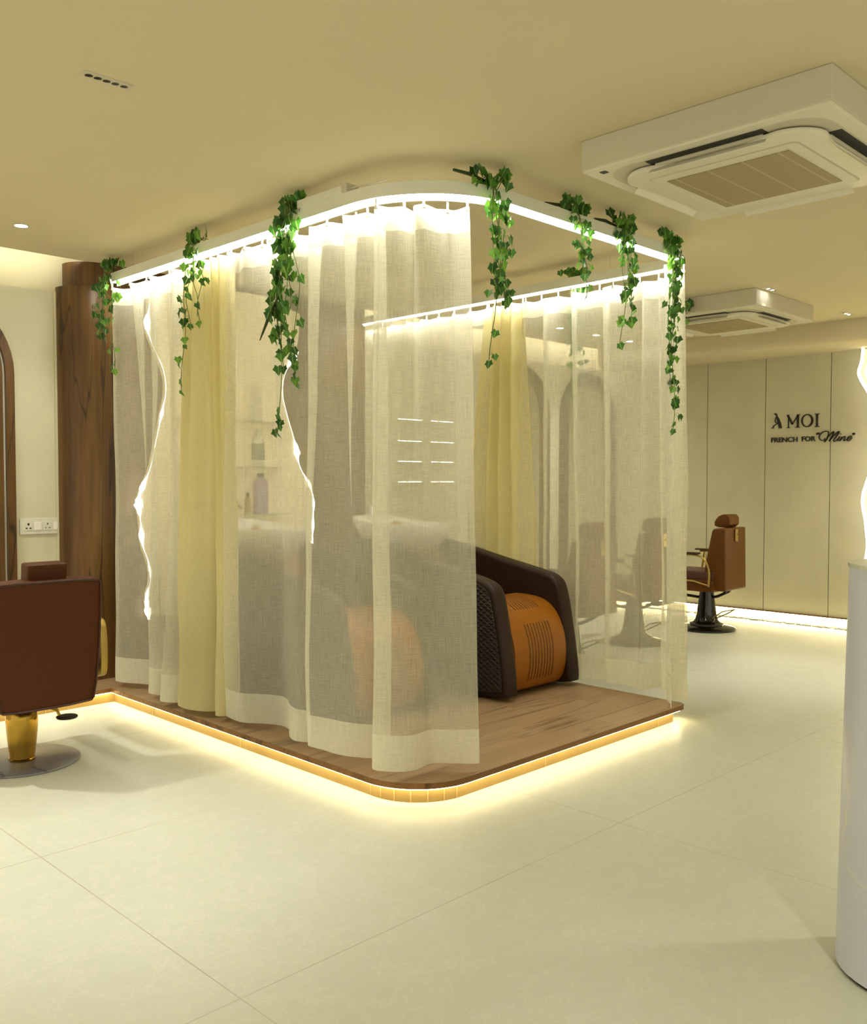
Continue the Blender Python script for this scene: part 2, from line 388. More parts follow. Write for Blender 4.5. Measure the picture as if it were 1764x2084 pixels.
# teak cladding with rounded left end
def clad_poly(xl, r, yf=6.18, xr=5.33):
    pts = [(xr, yf)]
    for k in range(0, 13):
        a = -PI/2 - k/12*PI/2
        pts.append((xl+r+r*math.cos(a), yf+r+r*math.sin(a)))
    pts += [(xl, 6.395), (xr, 6.395)]
    return pts
cd = thing('wood_cladding', 'teak veneer wall cladding with a rounded left end behind the left curtain', 'wall cladding', (2.7, 6.18, 0))
def local(parent, mb, name, mat, smooth=True):
    o = mb.build(name, mat, parent, smooth); o.matrix_parent_inverse = Matrix.Translation(-Vector(parent.location)); return o
local(cd, MB().prism(clad_poly(2.70, .20), .1055, 2.83), 'lower_panel', 'wood')
local(cd, MB().prism(clad_poly(2.75, .20), 2.83, CZ), 'upper_panel', 'wood')
local(cd, MB().box(2.688, 2.70, 6.38, 6.396, .105, 2.80, .003), 'edge_trim', 'wall')

# ---------------------------------------------------------------- raised platform
def arc(cx, cy, r, a0, a1, n=12): return [(cx+r*math.cos(a0+(a1-a0)*k/n), cy+r*math.sin(a0+(a1-a0)*k/n)) for k in range(n+1)]
def plat_poly(d):
    x0, y0, x1, yl = 2.82+d, 2.925+d, 5.17-d, 5.88+d
    r = .34-d
    p = [(-2.5, 6.398), (-2.5, yl), (x0, yl)]
    p += arc(x0+r, y0+r, r, PI, 1.5*PI, 14)
    rr = .07; p += arc(x1-rr, y0+rr, rr, -PI/2, 0, 6)
    p += [(x1, 6.398)]
    return p
pf = thing('raised_platform', 'low wood-topped platform with rounded front corner and glowing edge under the curtains', 'platform', (2.82, 2.925, 0))
local(pf, MB().prism(plat_poly(0), .08, .105, bev=.003, seg=1), 'deck', 'deck', False)
nz = MB()
pp = plat_poly(-.0015)[1:-1]; pi_ = plat_poly(.012)[1:-1]
b = nz.bm; ring = []
for (p, q) in zip(pp, pi_):
    ring.append([b.verts.new((p[0], p[1], .077)), b.verts.new((p[0], p[1], .1045)), b.verts.new((q[0], q[1], .1045)), b.verts.new((q[0], q[1], .077))])
for r0, r1 in zip(ring[:-1], ring[1:]):
    for k in range(4): b.faces.new((r0[k], r0[(k+1) % 4], r1[(k+1) % 4], r1[k]))
local(pf, nz, 'nosing', 'nose', False)
local(pf, MB().prism(plat_poly(.045), .0, .079), 'riser', 'riser', False)
# riser tile joints
rp = plat_poly(.0445)
def path_pts(poly):
    L = [0]
    for a, b2 in zip(poly[:-1], poly[1:]): L.append(L[-1]+math.dist(a, b2))
    return L
rr_ = rp[1:-1]; L = path_pts(rr_)
def at_len(s):
    for i in range(len(L)-1):
        if L[i+1] >= s: break
    t = (s-L[i])/(L[i+1]-L[i]); a, b2 = rr_[i], rr_[i+1]
    return a[0]+(b2[0]-a[0])*t, a[1]+(b2[1]-a[1])*t
cs = L[2]  # start of the corner arc
for s in [1.3, 2.5, 3.7, 4.9, 5.9, 6.9, cs-.02, cs+.045, cs+.12, cs+.2, cs+.28, cs+.36, cs+.43, cs+1.1, cs+2.2]:
    if s < L[-1]:
        x, y = at_len(s); local(pf, MB().box(x-.0025, x+.0025, y-.0025, y+.0025, .002, .077), 'tile_joint', 'joint', False)
ls = MB(); b = ls.bm; ring = []
for p, q in zip(plat_poly(.012)[1:-1], plat_poly(.034)[1:-1]):
    ring.append([b.verts.new((p[0], p[1], .069)), b.verts.new((p[0], p[1], .0765)), b.verts.new((q[0], q[1], .0765)), b.verts.new((q[0], q[1], .069))])
for r0, r1 in zip(ring[:-1], ring[1:]):
    for k in range(4): b.faces.new((r0[k], r0[(k+1) % 4], r1[(k+1) % 4], r1[k]))
local(pf, ls, 'led_strip', 'led_warm', False)

# ---------------------------------------------------------------- curtain track
TX, TY, TX2, R1, R2, YB = 2.93, 2.95, 5.22, .52, .22, 5.97
LA = YB-(TY+R1); L1 = LA+R1*PI/2; L2 = L1+(TX2-R2)-(TX+R1); L3 = L2+R2*PI/2; L4 = L3+6.05-(TY+R2)
def track(s):
    if s <= LA: return Vector((TX, YB-s, 0)), Vector((-1, 0, 0))
    if s <= L1:
        a = (s-LA)/R1; n = Vector((-math.cos(a), -math.sin(a), 0)); return Vector((TX+R1, TY+R1, 0))+n*R1, n
    if s <= L2: return Vector((TX+R1+s-L1, TY, 0)), Vector((0, -1, 0))
    if s <= L3:
        a = (s-L2)/R2; n = Vector((math.sin(a), -math.cos(a), 0)); return Vector((TX2-R2, TY+R2, 0))+n*R2, n
    return Vector((TX2, TY+R2+s-L3, 0)), Vector((1, 0, 0))
def sweep(s0, s1, prof, n=160):
    """prof: list of (offset outward, z); swept along the track"""
    mb = MB(); rings = []
    ss = sorted(set([s0+(s1-s0)*k/n for k in range(n+1)]+[x for x in (LA, L1, L2, L3) if s0 < x < s1]))
    for s in ss:
        p, nn = track(s); rings.append([mb.bm.verts.new((p+nn*o)+Vector((0, 0, z))) for o, z in prof])
    k = len(prof)
    for a, b2 in zip(rings[:-1], rings[1:]):
        for i in range(k): mb.bm.faces.new((a[i], a[(i+1) % k], b2[(i+1) % k], b2[i]))
    mb.bm.faces.new(rings[0]); mb.bm.faces.new(rings[-1][::-1]); return mb
ZL = 2.83
tr = thing('curtain_track', 'white U-shaped hanging curtain track with a glowing light strip under it', 'curtain track', (TX, YB, ZL))
local(tr, sweep(0, L4, [(-.032, ZL+.001), (-.030, ZL+.001), (-.030, ZL+.006), (.030, ZL+.006), (.030, ZL+.001), (.032, ZL+.001), (.032, ZL+.062), (-.032, ZL+.062)]), 'channel', 'white', False)
local(tr, sweep(0, L4, [(-.0295, ZL+.0005), (.0295, ZL+.0005), (.0295, ZL+.0055), (-.0295, ZL+.0055)]), 'led_strip', 'led_white', False)
local(tr, sweep(0, L4, [(-.022, ZL-.018), (-.012, ZL-.018), (-.012, ZL+.0004), (-.022, ZL+.0004)]), 'runner_rail', 'white', False)
for s in (.25, 1.15, 2.05, 3.35, 4.3, 5.6, 6.9):
    p, n_ = track(s); local(tr, MB().tube([(p.x, p.y, ZL+.06), (p.x, p.y, CZ)], .0022, 6), 'suspension_wire', 'chrome')
bx = thing('driver_box', 'pale metal power supply box lying on the curtain track', 'power supply', (TX-.01, 3.72, ZL+.062))
MB().box(-.03, .035, -.20, .16, 0, .038, .002).build('box', 'white', bx)
MB().box(-.034, .039, -.24, -.20, 0, .042, .002).build('end_cap', 'ac_side', bx)
MB().tube([(0, -.24, .02), (.02, -.30, .03), (.01, -.38, .012), (.0, -.5, .004)], .004).build('cable', 'white', bx, True)

# ---------------------------------------------------------------- curtains
ZT, ZBOT = 2.788, .145
hook_me = None
def make_hook():
    mb = MB(); mb.tube([(0, 0, .03), (0, 0, .0)], .0055, 6); mb.tube([(0, 0, .0), (0, 0, -.02)], [.0055, .011], 6); return mb
def curtain(name, label, top, bot, mats, hooks, group=None, nz=30, zb=ZBOT, seed=1, per=7, scal=.02):
    rnd = random.Random(seed)
    T = catmull(top, per); B = catmull(bot, per); n = len(T)
    p0, _ = track(top[0][0])
    root = thing(name, label, 'curtain', (p0.x, p0.y, zb), 0, group)
    ph = [rnd.uniform(0, 6.28) for _ in range(4)]
    cols = []
    hs = sorted(hooks)
    for i in range(n):
        (st, ot), (sb, ob) = T[i], B[i]; col = []
        d = min([abs(st-h) for h in hs] or [0]); dip = scal*min(1, d/.09)**.8
        for j in range(nz+1):
            f = j/nz; z = ZT-dip*(1-f)**6 + (zb-ZT)*f
            g = f**.75
            s = st+(sb-st)*g; o = ot+(ob-ot)*g
            o += .010*math.sin(3.1*z+ph[0]+st*9)*f + .006*math.sin(7*z+ph[1]+st*17)*f
            p, nn = track(max(0, min(L4, s)))
            col.append(p+nn*(o-.016)+Vector((0, 0, z)))
        cols.append(col)
    U = [0]
    mid = int(nz*.6)
    for i in range(1, n): U.append(U[-1]+(cols[i][mid]-cols[i-1][mid]).length)
    def piece(j0f, j1f, pname, mat):
        bm = bmesh.new(); uvl = bm.loops.layers.uv.new('UVMap'); vs = []
        rows = []
        k0 = j0f*nz; k1 = j1f*nz
        ks = [k0]+[k for k in range(math.ceil(k0+1e-6), math.floor(k1-1e-6)+1)]+[k1]
        for i in range(n):
            r = []
            for k in ks:
                a = int(min(k, nz-1e-9)); t = k-a; r.append(bm.verts.new(cols[i][a].lerp(cols[i][min(a+1, nz)], t)))
            rows.append(r)
        for i in range(n-1):
            for q in range(len(ks)-1):
                f = bm.faces.new((rows[i][q], rows[i+1][q], rows[i+1][q+1], rows[i][q+1]))
                for l, (ii, qq) in zip(f.loops, ((i, q), (i+1, q), (i+1, q+1), (i, q+1))):
                    l[uvl].uv = (U[ii], rows[ii][qq].co.z)
        me = bpy.data.meshes.new(pname); bm.to_mesh(me); bm.free(); me.materials.append(M[mat])
        for p in me.polygons: p.use_smooth = True
        o = bpy.data.objects.new(pname, me); COL.objects.link(o); o.parent = root; o.matrix_parent_inverse = Matrix.Translation(-Vector(root.location))
    H = ZT-zb; h1 = .115/H; h2 = 1-.165/H
    piece(0, h1, 'heading', mats[1]); piece(h1, h2, 'sheer_panel' if mats[0] == 'sheer' else 'gathered_sheer_panel', mats[0]); piece(h2, 1, 'hem', mats[2])
    global hook_me
    for s in hs:
        # nearest column
        i = min(range(n), key=lambda k: abs(T[k][0]-s)); p = cols[i][0]
        if hook_me is None:
            h = make_hook().build('curtain_hook', 'white'); hook_me = h.data; bpy.data.objects.remove(h)
        h = bpy.data.objects.new('curtain_hook', hook_me); COL.objects.link(h); h.parent = root
        h.matrix_parent_inverse = Matrix.Translation(-Vector(root.location)); h.location = (p.x, p.y, ZT)
    return root
SH = ('sheer', 'sheer_head', 'sheer_hem'); DR = ('drape', 'drape', 'drape')
curtain('curtain', 'sheer cream curtain hanging in front of the teak cladding, leftmost panel',
    [(.02, .03), (.07, .07), (.16, .02), (.26, -.05), (.285, .06), (.40, .02), (.53, -.05), (.555, .06), (.68, .01), (.80, -.05), (.825, .06), (.92, .0), (1.03, -.04)],
    [(.02, .02), (.07, .07), (.18, .05), (.33, -.02), (.43, -.06), (.50, -.05), (.535, .10), (.66, .09), (.75, -.05), (.775, .12), (.88, .12), (.98, .0), (1.06, -.04)],
    SH, [.05, .28, .42, .56, .70, .83, .95], seed=2)
curtain('curtain', 'gathered sheer curtain with painted-in yellow light, bunched between the two sheer panels on the left side',
    [(.93, .0), (.98, .06), (1.03, -.03), (1.08, .06), (1.13, -.02), (1.17, .06), (1.21, -.04), (1.25, .05), (1.29, -.04), (1.33, .05), (1.38, -.03), (1.42, .03)],
    [(.90, .0), (.94, .11), (1.02, .15), (1.12, .15), (1.22, .11), (1.28, .03), (1.30, -.05), (1.32, .06), (1.36, .09), (1.40, .06), (1.42, .0), (1.45, .0)],
    DR, [.98, 1.08, 1.17, 1.25, 1.33, 1.41], seed=3, scal=.008)
curtain('curtain', 'wide sheer cream curtain wrapping the rounded front corner nearest the camera',
    [(1.42, .05), (1.50, .02), (1.60, .05), (1.70, .02), (1.80, -.05), (1.825, .06), (1.95, .01), (2.08, -.02), (2.17, -.05), (2.195, .06), (2.32, .02), (2.44, -.06), (2.46, .06), (2.56, .01), (2.64, -.06), (2.66, .07), (2.76, .03), (2.82, -.05), (2.84, .05), (2.94, .0), (3.01, -.04), (3.09, .03)],
    [(1.40, .08), (1.50, .09), (1.60, .07), (1.70, .0), (1.80, -.04), (1.90, -.02), (2.00, .05), (2.10, .10), (2.18, .07), (2.22, .11), (2.34, .08), (2.46, .07), (2.54, .04), (2.62, .0), (2.66, -.08), (2.68, .14), (2.76, .17), (2.84, .14), (2.90, .04), (2.96, .02), (3.04, .03), (3.13, .05)],
    SH, [1.43, 1.60, 1.72, 1.86, 2.0, 2.16, 2.31, 2.45, 2.57, 2.67, 2.78, 2.88, 3.0, 3.08], seed=5, nz=34)
D0 = L3  # start of far side straight (Y = TY+R2)
curtain('curtain', 'sheer cream curtain at the right rear corner of the enclosure, rightmost panel',
    [(L2-.12, .02), (L2-.02, .05), (L2+.06, -.04), (L2+.09, .05), (L2+.18, -.04), (L2+.21, .04), (L3-.02, -.04), (D0+.04, .05), (D0+.10, -.045), (D0+.14, .04), (D0+.28, .01), (D0+.40, -.05), (D0+.43, .06), (D0+.58, .0), (D0+.66, -.05), (D0+.69, .05), (D0+.82, .02), (D0+.90, -.05), (D0+.94, .05), (D0+1.12, .0)],
    [(L2-.16, .10), (L2-.08, .06), (L2+.04, -.02), (L2+.08, .10), (L2+.16, .0), (L2+.20, .11), (L3-.02, .04), (D0+.02, .12), (D0+.08, -.045), (D0+.14, -.02), (D0+.26, -.03), (D0+.36, -.04), (D0+.39, .05), (D0+.50, .0), (D0+.60, -.04), (D0+.65, .05), (D0+.78, .04), (D0+.88, -.04), (D0+.94, .04), (D0+1.22, .0)],
    SH, [L2-.08, L2+.1, L3+.02, D0+.18, D0+.33, D0+.5, D0+.66, D0+.82, D0+.98, D0+1.1], seed=7)
yb = D0+1.13
curtain('curtain', 'gathered sheer curtain with painted-in yellow light, bunched on the far right side above the massage chair',
    [(yb+.00, .0), (yb+.04, .05), (yb+.08, -.04), (yb+.12, .05), (yb+.16, -.04), (yb+.2, .05), (yb+.24, -.04), (yb+.28, .05), (yb+.32, -.03)],
    [(yb-.18, .0), (yb-.06, .06), (yb+.06, -.02), (yb+.14, .05), (yb+.20, -.05), (yb+.27, .05), (yb+.34, -.04), (yb+.44, .05), (yb+.58, -.02)],
    DR, [yb+.02, yb+.1, yb+.18, yb+.26, yb+.31], seed=9, scal=.008)
ye = yb+.33
k = []; kb = []; random.seed(11)
s = ye
while s < L4-.05:
    k.append((s, random.uniform(.02, .05))); kb.append((s, random.uniform(.02, .06)))
    s2 = s+random.uniform(.10, .16); k.append((s2, -.04)); kb.append((s2, -.03)); s = s2+random.uniform(.02, .1)
curtain('curtain', 'sheer curtain at the far back end of the right side, seen through another curtain',
    k, kb, SH, [ye+.02+.17*i for i in range(int((L4-ye)/.17))], seed=12, per=5)

# ---------------------------------------------------------------- ivy
IVS = 1.62
LEAF = [(0, -.08), (.34, -.28), (.46, .02), (.64, .26), (.36, .46), (0, .95), (-.36, .46), (-.64, .26), (-.46, .02), (-.34, -.28)]
def leaf(bm, uvl, p, size, rnd, out):
    """one folded ivy leaf hanging at p, blade facing roughly along out"""
    size *= IVS
    down = Vector((rnd.uniform(-.5, .5), rnd.uniform(-.5, .5), -1)).normalized()
    nrm = (out+Vector((rnd.uniform(-.9, .9), rnd.uniform(-.9, .9), rnd.uniform(-.2, .6)))).normalized()
    side = down.cross(nrm).normalized(); nrm = side.cross(down).normalized()
    cup = rnd.uniform(.08, .3)
    c = bm.verts.new(p+down*size*.1); vs = []
    for (x, y) in LEAF:
        vs.append(bm.verts.new(p+side*x*size+down*(y+.1)*size+nrm*(abs(x)*cup - y*y*.15)*size))
    for i in range(len(vs)):
        f = bm.faces.new((c, vs[i], vs[(i+1) % len(vs)]))
        for l in f.loops:
            if l.vert is c: l[uvl].uv = (0, 0)
            else:
                k_ = vs.index(l.vert); l[uvl].uv = (LEAF[k_][0], LEAF[k_][1])
def ivy(label, base, zbot, strands, spread, out, seed, clump=16, dens=26, lsize=.028, twig=None, drift=(0, 0), clump_r=.10, over=None, group='ivy garlands on the curtain track'):
    rnd = random.Random(seed); base = Vector(base); out = Vector(out).normalized()
    root = thing('artificial_ivy', label, 'ivy', base, 0, group)
    st = MB(); bl = bmesh.new(); uvl = bl.loops.layers.uv.new('UVMap')
    top = Vector((0, 0, ZL+.09-base.z))
    for k_ in range(strands):
        length = (base.z-zbot)*(1 if k_ == 0 else rnd.uniform(.35, .8)); z1 = top.z-(length+top.z) if False else -length
        ax = rnd.uniform(-spread, spread); ay = rnd.uniform(-spread, spread)
        pts = []; n = max(6, int(length/.06)); wob = rnd.uniform(0, 6)
        tang = Vector((out.y, -out.x, 0))
        start = top+Vector((rnd.uniform(-.05, .05), rnd.uniform(-.03, .03), 0)); 
        pts.append(start-out*.02); pts.append(start+out*.045+Vector((0, 0, .01)))
        for i in range(n+1):
            t = i/n; z = top.z-.05+(z1-top.z+.05)*t
            p = tang*(ax*min(1, t*2.5)+.02*math.sin(t*7+wob)+drift[0]*t)+out*(.055+.5*abs(ay)*min(1, t*2)+.012*math.sin(t*9+wob)+drift[1]*t); p.z = z
            pts.append(p)
        st.tube([tuple(p) for p in pts], .0022, 5)
        nl = int(length*dens)
        for i in range(nl):
            t = rnd.random()**1.05; q = 2+t*n; a = int(q); a = min(a, len(pts)-2); p = pts[a].lerp(pts[a+1], q-a if q-a < 1 else 1)
            off = tang*rnd.uniform(-1, 1)*.062*(1.2-t*.7)+out*rnd.uniform(-.2, 1)*.025
            st.tube([tuple(p), tuple(p+off*.6+Vector((0, 0, .008))), tuple(p+off)], .0011, 3)
            leaf(bl, uvl, p+off, lsize*rnd.uniform(.7, 1.15)*(1-.25*t), rnd, out)
        leaf(bl, uvl, pts[-1], lsize*.8, rnd, out)
    for i in range(clump):
        a = rnd.uniform(0, 6.28); r = clump_r*math.sqrt(rnd.random())
        tang = Vector((out.y, -out.x, 0))
        p = tang*math.cos(a)*r+out*(.01+.6*r*abs(math.sin(a)))+Vector((0, 0, top.z-.015+rnd.uniform(0, .075)))
        leaf(bl, uvl, p, lsize*rnd.uniform(.8, 1.25), rnd, out)
        if i % 2 == 0: st.tube([tuple(top), tuple(p)], .0016, 4)
    o = st.build('stems', 'stem', root, True)
    me = bpy.data.meshes.new('leaves'); bl.to_mesh(me); bl.free(); me.materials.append(M['leaf']); o = bpy.data.objects.new('leaves', me); COL.objects.link(o); o.parent = root
    if twig:
        MB().tube(twig, [.007, .009, .006, .003][:len(twig)], 6).build('twig', 'twig', root, True)
    return root
O1, O2 = (-1, 0, 0), (0, -1, 0)
ivy('short ivy garland at the left end of the curtain track beside the teak cladding', (2.90, 5.93, 2.85), 2.23, 4, .09, (-1, -.3, 0), 21, 14, 34, .034, clump_r=.09)
ivy('ivy garland hanging over the gathered sheer curtain, second from the left', (2.93, 4.87, 2.85), 2.03, 4, .085, O1, 22, 14, 24, .032, clump_r=.12)
ivy('fullest dense ivy garland with a twig sticking out, third from the left', (2.93, 3.93, 2.85), 1.75, 7, .065, O1, 23, 22, 30, .034, twig=[(-.09, .06, -.42), (-.10, .12, -.5), (-.10, .17, -.57), (-.10, .20, -.61)], clump_r=.08)
ivy('ivy garland at the rounded front corner of the track beside the open side', (3.33, 2.96, 2.85), 2.06, 4, .045, (-.25, -1, 0), 24, 22, 30, .030, twig=[(-.26, -.02, .06), (-.12, .0, .075), (.02, .0, .06)], clump_r=.12)
ivy('short ivy garland on the front track midway above the open side', (3.97, TY, 2.85), 2.47, 3, .05, O2, 25, 18, 36, .030, twig=[(-.22, 0, .055), (-.1, .0, .07), (.02, 0, .06)], clump_r=.10)
ivy('ivy garland left of the right end of the front track, dark clump on top', (4.38, TY, 2.85), 2.25, 4, .055, O2, 26, 20, 34, .031, twig=[(-.2, 0, .06), (-.1, 0, .07), (.0, 0, .06)], clump_r=.11)
ivy('longest ivy garland at the right corner of the curtain track', (4.90, TY, 2.85), 1.80, 5, .055, O2, 27, 18, 36, .031, clump_r=.11)
ivy('ivy garland on the far track hanging behind the right sheer curtain', (TX2, 3.88, 2.85), 2.05, 3, .06, (1, 0, 0), 28, 16, 30, .032, clump_r=.11)
sp_ = ivy('tiny ivy sprig at the ceiling cassette right of the enclosure', (6.88, 3.90, 2.86), 2.80, 1, .01, O1, 29, 6, 40, .035, clump_r=.03, group='ivy sprigs')

# ---------------------------------------------------------------- ceiling cassettes
def rrect(hx, hy, r, n=6, bulge=0):
    pts = []
    for cx_, cy_, a0 in ((hx-r, hy-r, 0), (-hx+r, hy-r, PI/2), (-hx+r, -hy+r, PI), (hx-r, -hy+r, 1.5*PI)):
        for k_ in range(n+1):
            a = a0+k_/n*PI/2; pts.append((cx_+r*math.cos(a), cy_+r*math.sin(a)))
    return pts
def make_cassette():
    root = thing('ceiling_cassette_unit', 'large four-way ceiling air conditioner cassette at the upper right, nearest the camera', 'air conditioner', (3.93, 1.92, CZ))
    MB().box(-.535, .535, -.55, .55, -.13, 0, .004, 1).build('housing', 'ac_side', root)
    MB().box(-.53, .53, -.545, .545, -.142, -.129, .005, 2).build('fascia', 'ac', root)
    # dark ring recess
    MB().prism(rrect(.485, .485, .15), -.1445, -.14).build('outlet_ring', 'ac_side', root)
    for k_ in range(4):
        o = MB().box(.385, .478, -.26, .26, -.1462, -.144).build('air_outlet', 'ac_dark', root); o.rotation_euler = (0, 0, k_*PI/2)
        v_ = MB().tube([(.418, -.24, -.150), (.418, .24, -.150)], .012, 10).build('vane_roller', 'bezel', o, True)
    # inner plate: bulging sides towards the corners
    P = []
    base = rrect(.44, .44, .15, 8)
    for x, y in smooth_poly(base, 1):
        m = max(abs(x), abs(y)); other = min(abs(x), abs(y)); k_ = 1-.075*max(0, math.cos(min(1, other/.30)*PI/2))
        if abs(x) > abs(y): x *= k_
        else: y *= k_
        P.append((x, y))
    MB().prism(P, -.172, -.150, bev=.008, seg=2).build('intake_panel', 'ac', root, True)
    MB().prism(rrect(.335, .335, .03), -.1745, -.171).build('panel_frame', 'ac_side', root, True)
    MB().prism(rrect(.331, .331, .03), -.1765, -.173).build('panel_field', 'ac', root, True)
    MB().box(-.27, .27, -.275, .275, -.180, -.176).build('intake_grille', 'grille', root)
    for k_ in range(4):
        lv = MB(); prof = [(.0, 0), (.03, .004), (.06, .002), (.085, -.006), (.085, -.010), (.06, -.003), (.03, -.002), (.0, -.006)]
        lv.prism(smooth_poly([(x, z) for x, z in prof], 1), -.26, .26, 'Y', .0)
        for v in lv.bm.verts: v.co.x *= 1.35
        for v in lv.bm.verts: v.co.x *= (1-.45*max(0, (abs(v.co.y)-.12)/.14)**2)
        o = lv.build('louver', 'ac', root, True)
        o.rotation_euler = Matrix.Rotation(k_*PI/2, 4, 'Z').to_euler()
        a = k_*PI/2; o.location = (math.cos(a)*.395, math.sin(a)*.395, -.156)
        # slanted blade pivoting at its inner edge
        o.rotation_euler = (Matrix.Rotation(a, 4, 'Z') @ Matrix.Rotation(math.radians(24), 4, 'Y')).to_euler()
    MB().box(-.495, -.465, -.50+.95, -.47+.95, -.1445, -.141).build('sensor', 'ac_dark', root)
    return root
ac = make_cassette()
ac2 = copy_tree(ac); ac2.location = (7.44, 3.90, CZ); ac2['label'] = 'smaller-looking ceiling air conditioner cassette further back, right of the curtained enclosure'

# ---------------------------------------------------------------- ceiling lights
def linear_light(loc, label, lit):
    root = thing('linear_downlight', label, 'ceiling light', loc, 0, 'five-lens linear downlights')
    MB().box(-.095, .095, -.028, .028, -.003, .0, .001, 1).build('frame', 'bezel', root)
    for k_ in range(5):
        x = (k_-2)*.0345
        MB().lathe([(.0150, -.0030), (.0150, -.0050), (.0132, -.0050), (.0128, -.0032)], (x, 0, 0), 20).build('bezel_ring', 'chrome', root, True)
        MB().lathe([(.0130, -.0046), (.0130, -.0034)], (x, 0, 0), 20).build('lens', 'led_spot' if (lit and k_ in (1, 3)) else 'lens_dark', root)
    return root
linear_light((1.622, 3.356, CZ), 'five-lens linear downlight in the ceiling at the upper left', False)
linear_light((7.04, 3.30, CZ), 'tiny linear downlight just behind the far air conditioner cassette', True)
linear_light((8.565, 3.29, CZ), 'tiny linear downlight rightmost on the ceiling near the sign wall', True)
def round_light(loc, label):
    root = thing('recessed_downlight', label, 'ceiling light', loc, 0, 'round downlights along the mirror wall')
    MB().lathe([(.045, 0), (.045, -.004), (.036, -.006), (.034, -.001)], (0, 0, 0), 28).build('bezel_ring', 'bezel', root, True)
    MB().lathe([(.030, -.0045), (.030, -.0015)], (0, 0, 0), 24).build('lens', 'led_spot', root)
    return root
for x, lb in ((2.168, 'bright round downlight over the left barber chair'), (7.363, 'round downlight seen through the right sheer curtain, left of three'),
              (7.975, 'round downlight seen through the right sheer curtain, middle of three'), (8.591, 'round downlight seen through the right sheer curtain, right of three')):
    round_light((x, 5.60, CZ), lb)
    spot('downlight_or_fill_beam', (x, 5.60, CZ-.012), 30 if x < 3 else 26, angle=110, target=(x, 5.85, 0))
spot('downlight_or_fill_beam', (1.622, 3.356, CZ-.012), 95, (1, .98, .97), 60, 1, .05, (1.60, 3.4, 0))
spot('downlight_or_fill_beam', (7.04, 3.30, CZ-.012), 85, (1, .97, .92), 52, 1, .05, (6.85, 3.2, 0))
spot('downlight_or_fill_beam', (8.565, 3.29, CZ-.012), 60, (1, .93, .76), 90, 1, .05, (8.8, 3.5, 0))
for loc, w in (((-.6, 5.6, 2.98), 45), ((.75, 5.60, 2.98), 150), ((1.6, -.2, 2.98), 60), ((-1.2, 3.3, 2.98), 60), ((4.3, .1, 2.98), 60), ((6.6, .2, 2.98), 70), ((8.4, .6, 2.98), 60)):  # unseen ceiling spots without fixtures, added to light the room
    spot('downlight_or_fill_beam', loc, w, (1, .955, .82), 120, 1, .06, (loc[0], loc[1], 0))

# ---------------------------------------------------------------- near barber chair (left)
def rprof(w, h, r, n=5): return [(x, y) for x, y in rrect(w/2, h/2, r, n)]
bc = thing('barber_chair', 'brown leather barber chair seen from behind with gold post and steel disc base, far left', 'barber chair', (1.90, 5.0, 0))
MB().lathe([(.285, 0), (.29, .003), (.29, .010), (.285, .013)], n=72).build('disc_base', 'disc', bc, True)
MB().lathe([(.060, .013), (.066, .016), (.068, .022), (.062, .026), (.062, .03), (.071, .10), (.079, .18), (.081, .23), (.076, .265), (.062, .285), (.055, .292), (.055, .34)], n=48).build('post', 'gold', bc, True)
MB().lathe([(.078, .285), (.08, .288), (.08, .345), (.078, .348)], n=36).build('collar', 'chrome', bc, True)
st = MB(); st.box(-.24, .24, -.22, .32, .36, .50, .03, 4); st.build('seat', 'brown', bc, True)
# back: tapering slab
bk = MB(); prof = [(-.272, .63), (-.25, .655), (.25, .655), (.272, .63), (.266, .3), (.245, .03), (.22, .0), (-.22, .0), (-.245, .03), (-.266, .3)]
bk.prism(smooth_poly(prof, 1), -.07, .06, 'Y', .012, 3, Matrix.Rotation(math.radians(3), 4, 'X'))
o = bk.build('backrest', 'brown', bc, True, (0, -.28, .345))
pp_ = [Vector((x, -.072, z)) for x, z in smooth_poly([(p[0]*.985, p[1]*.985+.006) for p in prof], 1)]
pp_.append(pp_[0]); R3 = Matrix.Rotation(math.radians(3), 4, 'X')
MB().tube([tuple(R3 @ p) for p in pp_], .006, 6, False).build('piping', 'brown_pipe', o, True)
hd = MB(); hd.box(-.10, .10, -.05, .05, 0, .125, .02, 4); o = hd.build('headrest', 'brown', bc, True, (.016, -.27, .955)); o.rotation_euler = (math.radians(6), 0, 0)
for sx in (-1, 1):
    q = [(-.28, .12), (.18, .12), (.26, .18), (.28, .42), (.22, .46), (-.26, .46), (-.33, .43), (-.34, .17)]
    a_ = MB().prism(smooth_poly(q, 3), -.019, .019, 'X', .004, 2).build('armrest_panel', 'gold_frame', bc, True, (sx*.372, .14, .29))
    MB().prism(smooth_poly([(y*.93, (z-.29)*.9+.29) for y, z in q], 3), -.021, .021, 'X', .002, 1).build('inset', 'gold', a_, True)
pe = MB(); pe.tube([(.05, -.03, .30), (.11, -.03, .29), (.17, -.04, .255), (.18, -.05, .225)], [.010, .011, .009, .008], 8)
o = pe.build('pump_lever', 'gold', bc, True)
MB().lathe([(.052, -.006), (.056, -.002), (.056, .004), (.05, .007)], (0, 0, 0), 28).build('lever_pad', 'black', o, True, (.215, -.065, .213))

